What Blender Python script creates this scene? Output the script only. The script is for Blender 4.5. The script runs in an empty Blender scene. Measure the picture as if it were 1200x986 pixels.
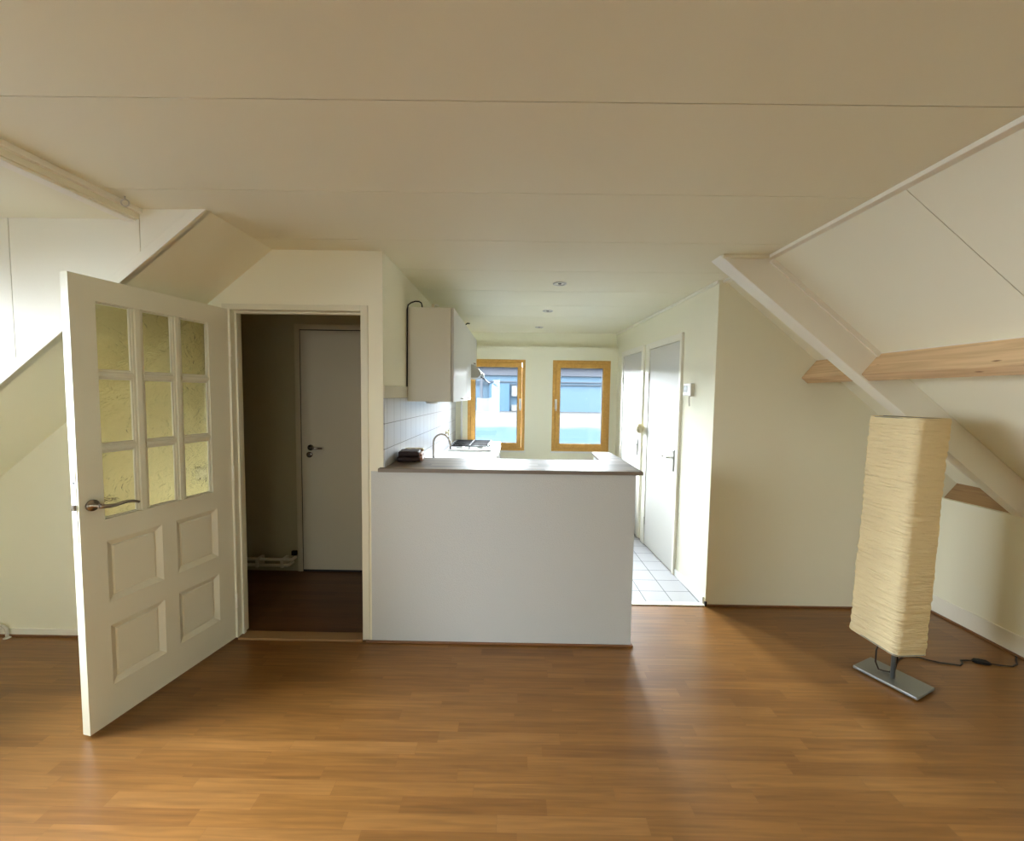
import bpy, bmesh, math, random
from mathutils import Vector, Matrix, noise
random.seed(7)
S = bpy.context.scene
COL = S.collection
PI = math.pi

# ------------------------------------------------------------------ materials
def srgb(r, g, b):
    f = lambda c: (c/255/12.92 if c/255 <= .04045 else ((c/255+.055)/1.055)**2.4)
    return (f(r), f(g), f(b), 1)

def new_mat(name):
    m = bpy.data.materials.new(name); m.use_nodes = True
    nt = m.node_tree; b = nt.nodes['Principled BSDF']
    return m, nt, b

def plain(name, col, rough=.5, metal=0, bump=0, bscale=200, spec=.5):
    m, nt, b = new_mat(name)
    b.inputs['Base Color'].default_value = col if len(col) == 4 else (*col, 1)
    b.inputs['Roughness'].default_value = rough
    b.inputs['Metallic'].default_value = metal
    b.inputs['Specular IOR Level'].default_value = spec
    if bump:
        tc = nt.nodes.new('ShaderNodeTexCoord'); n = nt.nodes.new('ShaderNodeTexNoise')
        n.inputs['Scale'].default_value = bscale; n.inputs['Detail'].default_value = 3
        bp = nt.nodes.new('ShaderNodeBump'); bp.inputs['Strength'].default_value = bump
        bp.inputs['Distance'].default_value = .004
        nt.links.new(tc.outputs['Object'], n.inputs['Vector'])
        nt.links.new(n.outputs['Fac'], bp.inputs['Height'])
        nt.links.new(bp.outputs['Normal'], b.inputs['Normal'])
    return m

def ramp(nt, stops):
    r = nt.nodes.new('ShaderNodeValToRGB')
    e = r.color_ramp.elements
    e[0].position, e[0].color = stops[0]
    e[1].position, e[1].color = stops[-1]
    for p, c in stops[1:-1]:
        x = e.new(p); x.color = c
    return r

def strip_wood(name, tones, length, width, rough, grain=.35, axis_swap=False, gap=.0008, gapcol=None, bump=.05, spec=.5):
    """staggered wooden strips along X, random tone per strip, fine grain"""
    m, nt, b = new_mat(name); L = nt.links.new; N = nt.nodes.new
    tc = N('ShaderNodeTexCoord'); mp = N('ShaderNodeMapping')
    if axis_swap: mp.inputs['Rotation'].default_value = (0, 0, PI/2)
    L(tc.outputs['Object'], mp.inputs['Vector'])
    # irregular stagger: shift every row along X by white noise of the row
    sp = N('ShaderNodeSeparateXYZ'); L(mp.outputs['Vector'], sp.inputs['Vector'])
    dv = N('ShaderNodeMath'); dv.operation = 'DIVIDE'; dv.inputs[1].default_value = width; L(sp.outputs['Y'], dv.inputs[0])
    fl = N('ShaderNodeMath'); fl.operation = 'FLOOR'; L(dv.outputs[0], fl.inputs[0])
    wn = N('ShaderNodeTexWhiteNoise'); wn.noise_dimensions = '1D'; L(fl.outputs[0], wn.inputs['W'])
    sh = N('ShaderNodeMath'); sh.operation = 'MULTIPLY_ADD'; sh.inputs[1].default_value = length*3; L(wn.outputs['Value'], sh.inputs[0]); L(sp.outputs['X'], sh.inputs[2])
    dx = N('ShaderNodeMath'); dx.operation = 'DIVIDE'; dx.inputs[1].default_value = length; L(sh.outputs[0], dx.inputs[0])
    fx = N('ShaderNodeMath'); fx.operation = 'FLOOR'; L(dx.outputs[0], fx.inputs[0])
    cb = N('ShaderNodeCombineXYZ'); L(fx.outputs[0], cb.inputs['X']); L(fl.outputs[0], cb.inputs['Y'])
    w2 = N('ShaderNodeTexWhiteNoise'); w2.noise_dimensions = '2D'; L(cb.outputs[0], w2.inputs['Vector'])
    cr = ramp(nt, tones); L(w2.outputs['Value'], cr.inputs['Fac'])
    # grain
    gm = N('ShaderNodeMapping'); gm.inputs['Scale'].default_value = (3, 60, 60)
    ad = N('ShaderNodeVectorMath'); ad.operation = 'MULTIPLY_ADD'; ad.inputs[1].default_value = (7, 7, 7)
    L(w2.outputs['Color'], ad.inputs[0]); L(mp.outputs['Vector'], ad.inputs[2]); L(ad.outputs[0], gm.inputs['Vector'])
    gn = N('ShaderNodeTexNoise'); gn.inputs['Scale'].default_value = 1.0; gn.inputs['Detail'].default_value = 6; gn.inputs['Distortion'].default_value = .6
    L(gm.outputs[0], gn.inputs['Vector'])
    gr = ramp(nt, [(.3, (1-grain, 1-grain, 1-grain, 1)), (.7, (1, 1, 1, 1))]); L(gn.outputs['Fac'], gr.inputs['Fac'])
    mx = N('ShaderNodeMix'); mx.data_type = 'RGBA'; mx.blend_type = 'MULTIPLY'; mx.inputs['Factor'].default_value = 1
    L(cr.outputs['Color'], mx.inputs['A']); L(gr.outputs['Color'], mx.inputs['B'])
    out = mx.outputs['Result']
    if gapcol is not None:
        fr = N('ShaderNodeMath'); fr.operation = 'FRACT'; L(dv.outputs[0], fr.inputs[0])
        lt = N('ShaderNodeMath'); lt.operation = 'LESS_THAN'; lt.inputs[1].default_value = gap/width; L(fr.outputs[0], lt.inputs[0])
        fq = N('ShaderNodeMath'); fq.operation = 'FRACT'; L(dx.outputs[0], fq.inputs[0])
        lq = N('ShaderNodeMath'); lq.operation = 'LESS_THAN'; lq.inputs[1].default_value = gap/length; L(fq.outputs[0], lq.inputs[0])
        mxx = N('ShaderNodeMath'); mxx.operation = 'MAXIMUM'; L(lt.outputs[0], mxx.inputs[0]); L(lq.outputs[0], mxx.inputs[1])
        m2 = N('ShaderNodeMix'); m2.data_type = 'RGBA'; m2.inputs['B'].default_value = gapcol
        L(mxx.outputs[0], m2.inputs['Factor']); L(out, m2.inputs['A']); out = m2.outputs['Result']
    L(out, b.inputs['Base Color'])
    b.inputs['Roughness'].default_value = rough
    b.inputs['Specular IOR Level'].default_value = spec
    bp = N('ShaderNodeBump'); bp.inputs['Strength'].default_value = bump; bp.inputs['Distance'].default_value = .002
    L(gn.outputs['Fac'], bp.inputs['Height']); L(bp.outputs['Normal'], b.inputs['Normal'])
    return m

def beam_wood(name, c1, c2, knot):
    """planed pine with long grain along Y and dark knots"""
    m, nt, b = new_mat(name); L = nt.links.new; N = nt.nodes.new
    tc = N('ShaderNodeTexCoord'); mp = N('ShaderNodeMapping'); mp.inputs['Scale'].default_value = (30, 1.6, 30)
    L(tc.outputs['Object'], mp.inputs['Vector'])
    n = N('ShaderNodeTexNoise'); n.inputs['Scale'].default_value = 1; n.inputs['Detail'].default_value = 6; n.inputs['Distortion'].default_value = 1.2
    L(mp.outputs[0], n.inputs['Vector'])
    r = ramp(nt, [(.3, c2), (.62, c1)]); L(n.outputs['Fac'], r.inputs['Fac'])
    m2 = N('ShaderNodeMapping'); m2.inputs['Scale'].default_value = (9, 2.6, 9); L(tc.outputs['Object'], m2.inputs['Vector'])
    v = N('ShaderNodeTexVoronoi'); v.inputs['Scale'].default_value = 1.9; L(m2.outputs[0], v.inputs['Vector'])
    kr = ramp(nt, [(.06, (1, 1, 1, 1)), (.13, (0, 0, 0, 1))]); L(v.outputs['Distance'], kr.inputs['Fac'])
    mx = N('ShaderNodeMix'); mx.data_type = 'RGBA'; mx.inputs['B'].default_value = knot
    L(kr.outputs['Color'], mx.inputs['Factor']); L(r.outputs['Color'], mx.inputs['A'])
    L(mx.outputs['Result'], b.inputs['Base Color']); b.inputs['Roughness'].default_value = .6
    bp = N('ShaderNodeBump'); bp.inputs['Strength'].default_value = .15; bp.inputs['Distance'].default_value = .003
    L(n.outputs['Fac'], bp.inputs['Height']); L(bp.outputs['Normal'], b.inputs['Normal'])
    return m

def tiles(name, col, grout, size, axes, off, rough, gapw=.003, var=.03, bump=.3):
    """square grid of tiles; axes = two coordinate letters, off = a joint position on each"""
    m, nt, b = new_mat(name); L = nt.links.new; N = nt.nodes.new
    tc = N('ShaderNodeTexCoord'); sp = N('ShaderNodeSeparateXYZ'); L(tc.outputs['Object'], sp.inputs['Vector'])
    masks, cells = [], []
    for ax, sz, o in zip(axes, size, off):
        s = N('ShaderNodeMath'); s.operation = 'SUBTRACT'; s.inputs[1].default_value = o - gapw/2 - sz*100; L(sp.outputs[ax], s.inputs[0])
        d = N('ShaderNodeMath'); d.operation = 'DIVIDE'; d.inputs[1].default_value = sz; L(s.outputs[0], d.inputs[0])
        f = N('ShaderNodeMath'); f.operation = 'FRACT'; L(d.outputs[0], f.inputs[0])
        l = N('ShaderNodeMath'); l.operation = 'LESS_THAN'; l.inputs[1].default_value = gapw/sz; L(f.outputs[0], l.inputs[0])
        g = N('ShaderNodeMath'); g.operation = 'FLOOR'; L(d.outputs[0], g.inputs[0])
        masks.append(l); cells.append(g)
    mxm = N('ShaderNodeMath'); mxm.operation = 'MAXIMUM'; L(masks[0].outputs[0], mxm.inputs[0]); L(masks[1].outputs[0], mxm.inputs[1])
    cb = N('ShaderNodeCombineXYZ'); L(cells[0].outputs[0], cb.inputs[0]); L(cells[1].outputs[0], cb.inputs[1])
    w = N('ShaderNodeTexWhiteNoise'); w.noise_dimensions = '2D'; L(cb.outputs[0], w.inputs['Vector'])
    c2 = tuple(x*(1-var) for x in col[:3])+(1,)
    r = ramp(nt, [(0, col), (1, c2)]); L(w.outputs['Value'], r.inputs['Fac'])
    mx = N('ShaderNodeMix'); mx.data_type = 'RGBA'; mx.inputs['B'].default_value = grout
    L(mxm.outputs[0], mx.inputs['Factor']); L(r.outputs['Color'], mx.inputs['A']); L(mx.outputs['Result'], b.inputs['Base Color'])
    rr = N('ShaderNodeMath'); rr.operation = 'MULTIPLY_ADD'; rr.inputs[1].default_value = .8-rough; rr.inputs[2].default_value = rough
    L(mxm.outputs[0], rr.inputs[0]); L(rr.outputs[0], b.inputs['Roughness'])
    iv = N('ShaderNodeMath'); iv.operation = 'SUBTRACT'; iv.inputs[0].default_value = 1; L(mxm.outputs[0], iv.inputs[1])
    bp = N('ShaderNodeBump'); bp.inputs['Strength'].default_value = bump; bp.inputs['Distance'].default_value = .002
    L(iv.outputs[0], bp.inputs['Height']); L(bp.outputs['Normal'], b.inputs['Normal'])
    return m

def thin_glass(name, tint=(1, 1, 1, 1)):
    m = bpy.data.materials.new(name); m.use_nodes = True; nt = m.node_tree; nt.nodes.clear()
    N = nt.nodes.new; L = nt.links.new
    o = N('ShaderNodeOutputMaterial'); t = N('ShaderNodeBsdfTransparent'); g = N('ShaderNodeBsdfGlossy'); x = N('ShaderNodeMixShader'); f = N('ShaderNodeFresnel')
    t.inputs['Color'].default_value = tint; g.inputs['Roughness'].default_value = .02; f.inputs['IOR'].default_value = 1.4
    L(f.outputs[0], x.inputs[0]); L(t.outputs[0], x.inputs[1]); L(g.outputs[0], x.inputs[2]); L(x.outputs[0], o.inputs[0])
    return m

def wavy_glass(name, tint):
    """rolled cathedral glass"""
    m = bpy.data.materials.new(name); m.use_nodes = True; nt = m.node_tree; nt.nodes.clear()
    N = nt.nodes.new; L = nt.links.new
    o = N('ShaderNodeOutputMaterial'); r = N('ShaderNodeBsdfGlass'); t = N('ShaderNodeBsdfTransparent'); x = N('ShaderNodeMixShader')
    r.inputs['Color'].default_value = tint; r.inputs['Roughness'].default_value = .06; r.inputs['IOR'].default_value = 1.35
    t.inputs['Color'].default_value = tint; x.inputs[0].default_value = .12
    tc = N('ShaderNodeTexCoord'); mp = N('ShaderNodeMapping'); mp.inputs['Scale'].default_value = (1, 1, 1.6)
    v = N('ShaderNodeTexVoronoi'); v.feature = 'DISTANCE_TO_EDGE'; v.inputs['Scale'].default_value = 13; n = N('ShaderNodeTexNoise'); n.inputs['Scale'].default_value = 9; n.inputs['Distortion'].default_value = 3
    ad = N('ShaderNodeMath'); ad.operation = 'ADD'
    b = N('ShaderNodeBump'); b.inputs['Strength'].default_value = .6; b.inputs['Distance'].default_value = .008
    L(tc.outputs['Object'], mp.inputs[0]); dm = N('ShaderNodeMix'); dm.data_type = 'VECTOR'; dm.inputs['Factor'].default_value = .12; L(mp.outputs[0], dm.inputs['A']); L(n.outputs['Color'], dm.inputs['B']); L(dm.outputs['Result'], v.inputs['Vector']); L(mp.outputs[0], n.inputs['Vector'])
    L(v.outputs['Distance'], ad.inputs[0]); L(n.outputs['Fac'], ad.inputs[1]); L(ad.outputs[0], b.inputs['Height'])
    L(b.outputs[0], r.inputs['Normal']); L(r.outputs[0], x.inputs[1]); L(t.outputs[0], x.inputs[2]); L(x.outputs[0], o.inputs[0])
    return m

def paper(name, col):
    m = bpy.data.materials.new(name); m.use_nodes = True; nt = m.node_tree; nt.nodes.clear()
    N = nt.nodes.new; L = nt.links.new
    o = N('ShaderNodeOutputMaterial'); d = N('ShaderNodeBsdfDiffuse'); t = N('ShaderNodeBsdfTranslucent'); x = N('ShaderNodeMixShader'); x.inputs[0].default_value = .3
    d.inputs['Color'].default_value = col; t.inputs['Color'].default_value = (col[0], col[1]*.9, col[2]*.75, 1)
    tc = N('ShaderNodeTexCoord'); mp = N('ShaderNodeMapping'); mp.inputs['Scale'].default_value = (9, 9, 70)
    n = N('ShaderNodeTexNoise'); n.inputs['Scale'].default_value = 1; n.inputs['Detail'].default_value = 5; n.inputs['Distortion'].default_value = .8
    b = N('ShaderNodeBump'); b.inputs['Strength'].default_value = 1.0; b.inputs['Distance'].default_value = .018
    L(tc.outputs['Object'], mp.inputs[0]); L(mp.outputs[0], n.inputs['Vector']); L(n.outputs['Fac'], b.inputs['Height'])
    L(b.outputs[0], d.inputs['Normal']); L(b.outputs[0], t.inputs['Normal'])
    L(d.outputs[0], x.inputs[1]); L(t.outputs[0], x.inputs[2]); L(x.outputs[0], o.inputs[0])
    return m

CREAM = (.80, .755, .62, 1)
M = dict(
    wall=plain('wall_paint', (.845, .825, .665), .7, bump=.12, bscale=260, spec=.3),
    hall_door=plain('hall_door_shade_paint', (.50, .455, .33), .45),  # cream door colour darkened to carry the hall's shade
    hall=plain('hall_shade_paint', (.40, .375, .27), .75, bump=.12, bscale=260, spec=.2),  # wall cream darkened so the hall's shade sits in the paint
    plaster=plain('fine_plaster', (.58, .60, .59), .75, bump=.5, bscale=190, spec=.25),
    ceil=plain('ceiling_paint', (.83, .805, .64), .55, bump=.06, bscale=400, spec=.3),
    trim=plain('trim_paint', (.85, .825, .72), .4),
    door=plain('door_paint', (.72, .70, .56), .38, bump=.04, bscale=150),
    white=plain('white_gloss', (.86, .86, .84), .25),
    cabinet=plain('cabinet_melamine', (.62, .585, .47), .35),
    cab_front=plain('cabinet_front', (.60, .59, .55), .5, spec=.2),
    dark=plain('dark_gap', (.012, .01, .008), .7),
    floor=strip_wood('laminate', [(0, (.208, .090, .022, 1)), (.35, (.240, .107, .026, 1)), (.7, (.256, .116, .029, 1)), (1, (.282, .131, .036, 1))], .55, .0625, .33, grain=.35, gap=.0009, gapcol=(.16, .068, .02, 1), bump=.03),
    floor_hall=strip_wood('laminate_hall_shade', [(0, (.11, .045, .016, 1)), (1, (.15, .065, .024, 1))], .62, .0625, .4, grain=.3),  # laminate tones darkened to include the shade of the hall
    bar=strip_wood('bar_wood', [(0, (.17, .13, .088, 1)), (.5, (.23, .18, .124, 1)), (1, (.29, .235, .168, 1))], .5, .055, .5, grain=.45, bump=.05, spec=.2),
    bar_edge=plain('bar_edge', (.20, .165, .13), .5),
    strip=plain('wood_strip', (.20, .085, .03), .45),
    thresh=plain('threshold_wood', (.30, .17, .07), .45),
    beam=beam_wood('pine_beam', (.66, .46, .26, 1), (.50, .33, .18, 1), (.16, .075, .03, 1)),
    beam_dark=beam_wood('pine_beam_dark', (.36, .22, .10, 1), (.26, .15, .07, 1), (.10, .05, .02, 1)),  # darker tones of the pine beam wood
    floor_tile=tiles('floor_tile', (.38, .38, .39, 1), (.11, .125, .12, 1), (.2, .2), ('X', 'Y'), (1.023, 3.234), .45, .006),
    wall_tile=tiles('wall_tile', (.58, .59, .62, 1), (.19, .18, .17, 1), (.1475, .155), ('Y', 'Z'), (2.543, 1.364), .22, .0045),
    border_tile=tiles('border_tile', (.66, .62, .49, 1), (.56, .53, .46, 1), (.1475, .3), ('Y', 'Z'), (2.543, 1.9), .25, .002),
    win_wood=beam_wood('window_wood', (.60, .335, .075, 1), (.50, .265, .05, 1), (.45, .22, .04, 1)),
    glass=thin_glass('window_glass', (.97, .98, .98, 1)),
    door_glass=wavy_glass('rolled_glass', (.84, .795, .62, 1)),
    steel=plain('brushed_steel', (.60, .59, .56), .28, 1),
    alu=plain('lamp_metal', (.30, .31, .30), .45, .85),
    nickel=plain('dark_nickel', (.30, .26, .22), .22, 1),
    chrome=plain('chrome', (.75, .75, .74), .12, 1),
    black=plain('black_rubber', (.010, .010, .010), .75, spec=.2),
    cord=plain('brown_cord', (.02, .012, .01), .5),
    leather=plain('brown_leather', (.026, .010, .008), .65, bump=.5, bscale=120),
    copper=plain('copper_lining', (.42, .21, .13), .5, bump=.3, bscale=90),
    beige=plain('beige_plastic', (.62, .55, .36), .5),
    display=plain('grey_display', (.13, .15, .13), .3),
    paper=paper('crinkled_paper', (.92, .79, .49, 1)),
    hood=plain('hood_grey', (.42, .40, .34), .4),
    pipe=plain('painted_pipe', (.62, .60, .52), .45),
    bulb=plain('bulb_glass', (.8, .78, .7), .3),
    facade=plain('blue_cladding', (.041, .063, .084), .9, spec=0),
    facade2=plain('deep_blue_cladding', (.030, .053, .082), .9, spec=0),
    facade_white=plain('white_cladding', (.085, .085, .083), .9, spec=0),
    facade_grey=plain('grey_gutter', (.038, .041, .048), .9, spec=0),
    roof_out=None,
)
# flat roof outside: sunlit white far, cast shadow painted blue-grey near, ragged shadow edge
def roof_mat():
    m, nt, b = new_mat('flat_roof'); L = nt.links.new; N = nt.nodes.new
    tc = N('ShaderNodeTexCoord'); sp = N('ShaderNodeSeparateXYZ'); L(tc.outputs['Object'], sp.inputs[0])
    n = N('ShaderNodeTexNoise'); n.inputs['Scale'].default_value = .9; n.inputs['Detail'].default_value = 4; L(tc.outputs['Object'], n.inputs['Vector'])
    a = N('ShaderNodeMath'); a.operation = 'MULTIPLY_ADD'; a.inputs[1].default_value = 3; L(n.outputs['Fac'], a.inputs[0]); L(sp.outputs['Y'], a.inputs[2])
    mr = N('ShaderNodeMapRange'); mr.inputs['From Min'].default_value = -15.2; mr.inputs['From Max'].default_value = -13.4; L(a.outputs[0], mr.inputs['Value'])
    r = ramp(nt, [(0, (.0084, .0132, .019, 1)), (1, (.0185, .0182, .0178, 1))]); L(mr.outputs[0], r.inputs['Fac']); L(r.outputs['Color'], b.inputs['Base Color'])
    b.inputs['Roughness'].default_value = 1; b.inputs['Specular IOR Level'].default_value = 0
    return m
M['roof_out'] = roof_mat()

# ------------------------------------------------------------------ mesh builder
class MB:
    def __init__(s): s.v = []; s.f = []; s.sm = []
    def add(s, vs, fs, smooth=False):
        o = len(s.v); s.v += [tuple(v) for v in vs]
        for f in fs: s.f.append(tuple(i+o for i in f)); s.sm.append(smooth)
        return s
    def box(s, x0, x1, y0, y1, z0, z1):
        if x1 < x0: x0, x1 = x1, x0
        if y1 < y0: y0, y1 = y1, y0
        if z1 < z0: z0, z1 = z1, z0
        return s.add([(x0,y0,z0),(x1,y0,z0),(x1,y1,z0),(x0,y1,z0),(x0,y0,z1),(x1,y0,z1),(x1,y1,z1),(x0,y1,z1)],
                     [(0,3,2,1),(4,5,6,7),(0,1,5,4),(1,2,6,5),(2,3,7,6),(3,0,4,7)])
    def prism(s, poly, axis, a, b):
        """poly of 2-D points in the two other axes (XY for z, XZ for y, YZ for x)"""
        mk = {'y': lambda p, t: (p[0], t, p[1]), 'z': lambda p, t: (p[0], p[1], t), 'x': lambda p, t: (t, p[0], p[1])}[axis]
        n = len(poly); vs = [mk(p, a) for p in poly] + [mk(p, b) for p in poly]
        fs = [tuple(range(n)), tuple(range(2*n-1, n-1, -1))] + [(i, i+n, (i+1) % n+n, (i+1) % n) for i in range(n)]
        return s.add(vs, fs)
    def tube(s, pts, r, n=10, caps=True, closed=False):
        pts = [Vector(p) for p in pts]; vs = []; fs = []; m = len(pts)
        up = None
        for i, p in enumerate(pts):
            if closed: d = pts[(i+1) % m]-pts[i-1]
            else: d = pts[min(i+1, m-1)]-pts[max(i-1, 0)]
            d.normalize()
            if up is None: up = d.orthogonal().normalized()
            up = (up-d*up.dot(d)).normalized(); q = d.cross(up)
            rr = r[i] if isinstance(r, (list, tuple)) else r
            for k in range(n):
                a = 2*PI*k/n; vs.append(p+up*math.cos(a)*rr+q*math.sin(a)*rr)
        for i in range(m if closed else m-1):
            for k in range(n):
                j = (i+1) % m
                fs.append((i*n+k, i*n+(k+1) % n, j*n+(k+1) % n, j*n+k))
        s.add(vs, fs, True)
        if caps and not closed:
            o = len(s.v)-m*n
            s.f.append(tuple(o+k for k in range(n-1, -1, -1))); s.sm.append(False)
            s.f.append(tuple(o+(m-1)*n+k for k in range(n))); s.sm.append(False)
        return s
    def lathe(s, c, axis, prof, n=24):
        """prof: list of (radius, offset along axis)"""
        c = Vector(c); ax = Vector(axis).normalized(); u = ax.orthogonal().normalized(); w = ax.cross(u)
        vs = []; fs = []
        for r, h in prof:
            for k in range(n):
                a = 2*PI*k/n; vs.append(c+ax*h+u*math.cos(a)*r+w*math.sin(a)*r)
        for i in range(len(prof)-1):
            for k in range(n): fs.append((i*n+k, i*n+(k+1) % n, (i+1)*n+(k+1) % n, (i+1)*n+k))
        s.add(vs, fs, True); o = len(s.v)-len(prof)*n
        s.f.append(tuple(o+k for k in range(n-1, -1, -1))); s.sm.append(False)
        s.f.append(tuple(o+(len(prof)-1)*n+k for k in range(n))); s.sm.append(False)
        return s
    def build(s, name, mat, parent=None, bevel=0, seg=2):
        me = bpy.data.meshes.new(name); me.from_pydata(s.v, [], s.f); me.update()
        bm = bmesh.new(); bm.from_mesh(me)
        for f, q in zip(bm.faces, s.sm): f.smooth = q
        bmesh.ops.recalc_face_normals(bm, faces=bm.faces)
        bm.to_mesh(me); bm.free()
        me.materials.append(M[mat] if isinstance(mat, str) else mat)
        o = bpy.data.objects.new(name, me); COL.objects.link(o)
        if parent: o.parent = parent
        if bevel:
            b = o.modifiers.new('soft_edge', 'BEVEL'); b.width = bevel; b.segments = seg; b.limit_method = 'ANGLE'; b.angle_limit = .7
        return o
def B(): return MB()
def tag(o, label, cat=None, group=None, kind=None):
    o['label'] = label
    if cat: o['category'] = cat
    if group: o['group'] = group
    if kind: o['kind'] = kind
    return o
def root(name, loc, rz=0, rot=None):
    o = bpy.data.objects.new(name, None); COL.objects.link(o); o.location = loc
    o.rotation_euler = rot if rot else (0, 0, rz); o.empty_display_size = .05
    return o
def struct(mb, name, mat, label, cat, bevel=0):
    o = mb.build(name, mat, None, bevel); return tag(o, label, cat, None, 'structure')

# ------------------------------------------------------------------ dimensions
ZC = 2.385                      # flat ceiling
YF = 2.49                       # doorway wall / breakfast bar plane
SL = .815                       # roof slope
roofR = lambda x: ZC - SL*(x-1.480)
roofL = lambda x: ZC + SL*(x+1.44)
YB = -4.0                       # wall behind the camera
XL, XR = -3.30, 3.105           # knee walls
YE = 3.01                       # end wall right
YK = 5.52                       # kitchen window wall
YCH = 1.965                     # dormer cheek
YD0 = YB
WD0, WD1 = -.25, 1.80             # dormer window opening

# ------------------------------------------------------------------ floors
struct(B().prism([(XL-.05, YB), (XR+.05, YB), (XR+.05, YE+.02), (.72, YE+.02), (.72, YF+.03), (XL-.05, YF+.03)], 'z', -.05, 0), 'floor', 'floor', 'orange-brown strip laminate floor of the attic room', 'floor')
struct(B().box(-.9, 1.6, YF+.03, YK+.15, -.06, -.001), 'floor_kitchen', 'floor_tile', 'pale grey square tiled kitchen floor beside the bar', 'floor')
struct(B().box(-2.9, -.86, YF+.03, 3.7, -.05, .003), 'floor_hall', 'floor_hall', 'wood floor of the unlit hall behind the doorway, its shade painted in', 'floor')
struct(B().box(-1.70, -.922, 2.482, 2.565, 0, .014), 'trim_1', 'thresh', 'worn wooden threshold strip under the open doorway', 'threshold', .003)
struct(B().box(.742, 1.443, 3.000, 3.048, -.01, .008), 'trim_2', 'trim', 'pale threshold strip where laminate meets the kitchen tiles', 'threshold', .002)

# ------------------------------------------------------------------ ceiling (panels with open joints)
c = B(); joints = [1.235+.5375*k for k in range(-10, 10)]
ys = [YB]+[j for j in joints if YB < j < 5.55]+[5.62]
for a, b in zip(ys[:-1], ys[1:]):
    def seg(x0, x1, a, b):
        if b-a > .01: c.box(x0, x1, a+.0022, b-.0022, ZC, ZC+.02)
    lo, hi = a, b
    cuts = sorted({lo, hi, *[t for t in (YD0, YCH, YF+.04) if lo < t < hi]})
    for p, q in zip(cuts[:-1], cuts[1:]):
        mid = (p+q)/2
        x0 = -1.78 if YD0 < mid < YCH else (-1.45 if mid < YF+.04 else -.83)
        c.add([(x0,p+(.0022 if p == lo else 0),ZC),(1.485,p+(.0022 if p == lo else 0),ZC),(1.485,q-(.0022 if q == hi else 0),ZC),(x0,q-(.0022 if q == hi else 0),ZC)]+
              [(x0,p+(.0022 if p == lo else 0),ZC+.02),(1.485,p+(.0022 if p == lo else 0),ZC+.02),(1.485,q-(.0022 if q == hi else 0),ZC+.02),(x0,q-(.0022 if q == hi else 0),ZC+.02)],
              [(0,3,2,1),(4,5,6,7),(0,1,5,4),(1,2,6,5),(2,3,7,6),(3,0,4,7)])
c.box(-1.78, 1.49, YB, 5.62, ZC+.0201, ZC+.05)
struct(c, 'ceiling', 'ceil', 'flat cream panelled ceiling with thin cross joints', 'ceiling')
struct(B().box(XL-.1, -1.755, YD0-.02, YCH+.03, 2.338, 2.37), 'ceiling_dormer', 'wall', 'lower white ceiling of the dormer on the left', 'ceiling')
# right roof slope, panels split by open joints
c = B(); ry = [YB, -1.975, -.76, .455, 1.665, YE+.05]
for a, b in zip(ry[:-1], ry[1:]):
    c.prism([(1.47, roofR(1.47)), (3.55, roofR(3.55)), (3.55, roofR(3.55)+.03), (1.47, roofR(1.47)+.03)], 'y', a+.0015, b-.0015)
c.prism([(1.44, roofR(1.44)+.031), (3.55, roofR(3.55)+.031), (3.55, roofR(3.55)+.08), (1.44, roofR(1.44)+.08)], 'y', YB, YE+.05)
struct(c, 'ceiling_slope_right', 'wall', 'sloping white roof panelling on the right above the wooden beam', 'sloped ceiling')
c = B()
for a, b in ((YCH+.002, YF+.02),):
    c.prism([(-1.43, roofL(-1.43)), (-3.45, roofL(-3.45)), (-3.45, roofL(-3.45)+.08), (-1.43, roofL(-1.43)+.08)], 'y', a, b)
struct(c, 'ceiling_slope_left', 'ceil', 'narrow sloping roof underside between dormer cheek and doorway wall', 'sloped ceiling')

# ------------------------------------------------------------------ walls
w = B()
w.prism([(XL-.05, 0), (-1.742, 0), (-1.742, roofL(-1.742)), (XL-.05, roofL(XL-.05))], 'y', YF, YF+.08)
w.prism([(-1.742, 2.062), (-.884, 2.062), (-.884, ZC), (-1.44, ZC), (-1.742, roofL(-1.742))], 'y', YF, YF+.08)
w.prism([(-.884, 0), (-.79, 0), (-.79, ZC), (-.884, ZC)], 'y', YF, YF+.08)
w.prism([(-2.7, 1.3), (-1.742, 2.10), (-1.40, 2.37), (-1.40, 2.52), (-2.7, 2.52)], 'y', YF+.045, YF+.08)
struct(w, 'wall_doorway', 'wall', 'cream wall around the open doorway running to the left under the slope', 'wall')
w = B().box(-.865, .742, YF-.003, 2.60, 0, 1.074).box(.64, .742, 2.60, 3.30, 0, 1.074)
w.box(-.866, -.79, YF-.003, YF, 1.074, 1.075)
struct(w, 'wall_bar', 'plaster', 'grey-white plastered half wall carrying the breakfast bar', 'wall')
struct(B().box(-.865, -.79, YF+.08, YK+.15, 0, ZC+.01), 'wall_kitchen_left', 'wall', 'cream left wall of the kitchen behind the cabinets', 'wall')
KD = Vector((-.0345, .9994, 0)); KA = math.atan2(KD.y, KD.x)      # kitchen right wall direction
kp = lambda t, n: (1.445+KD.x*t+KD.y*n, YE+KD.y*t-KD.x*n)             # along wall, into wall
struct(B().prism([kp(0, 0), kp(2.7, 0), kp(2.7, .1), kp(0, .1)], 'z', 0, ZC+.01), 'wall_kitchen_right', 'wall', 'white right wall of the kitchen with two flush doors', 'wall')
struct(B().prism([(1.446, 0), (3.5, 0), (3.5, roofR(3.5)+.02), (1.49, ZC), (1.446, ZC)], 'y', YE, YE+.08), 'wall_right_end', 'wall', 'cream end wall behind the floor lamp', 'wall')
struct(B().box(XR, XR+.035, YB, YE+.02, 0, .85), 'wall_knee_right', 'wall', 'low white knee wall on the right under the slope', 'wall')
w = B()
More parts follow.
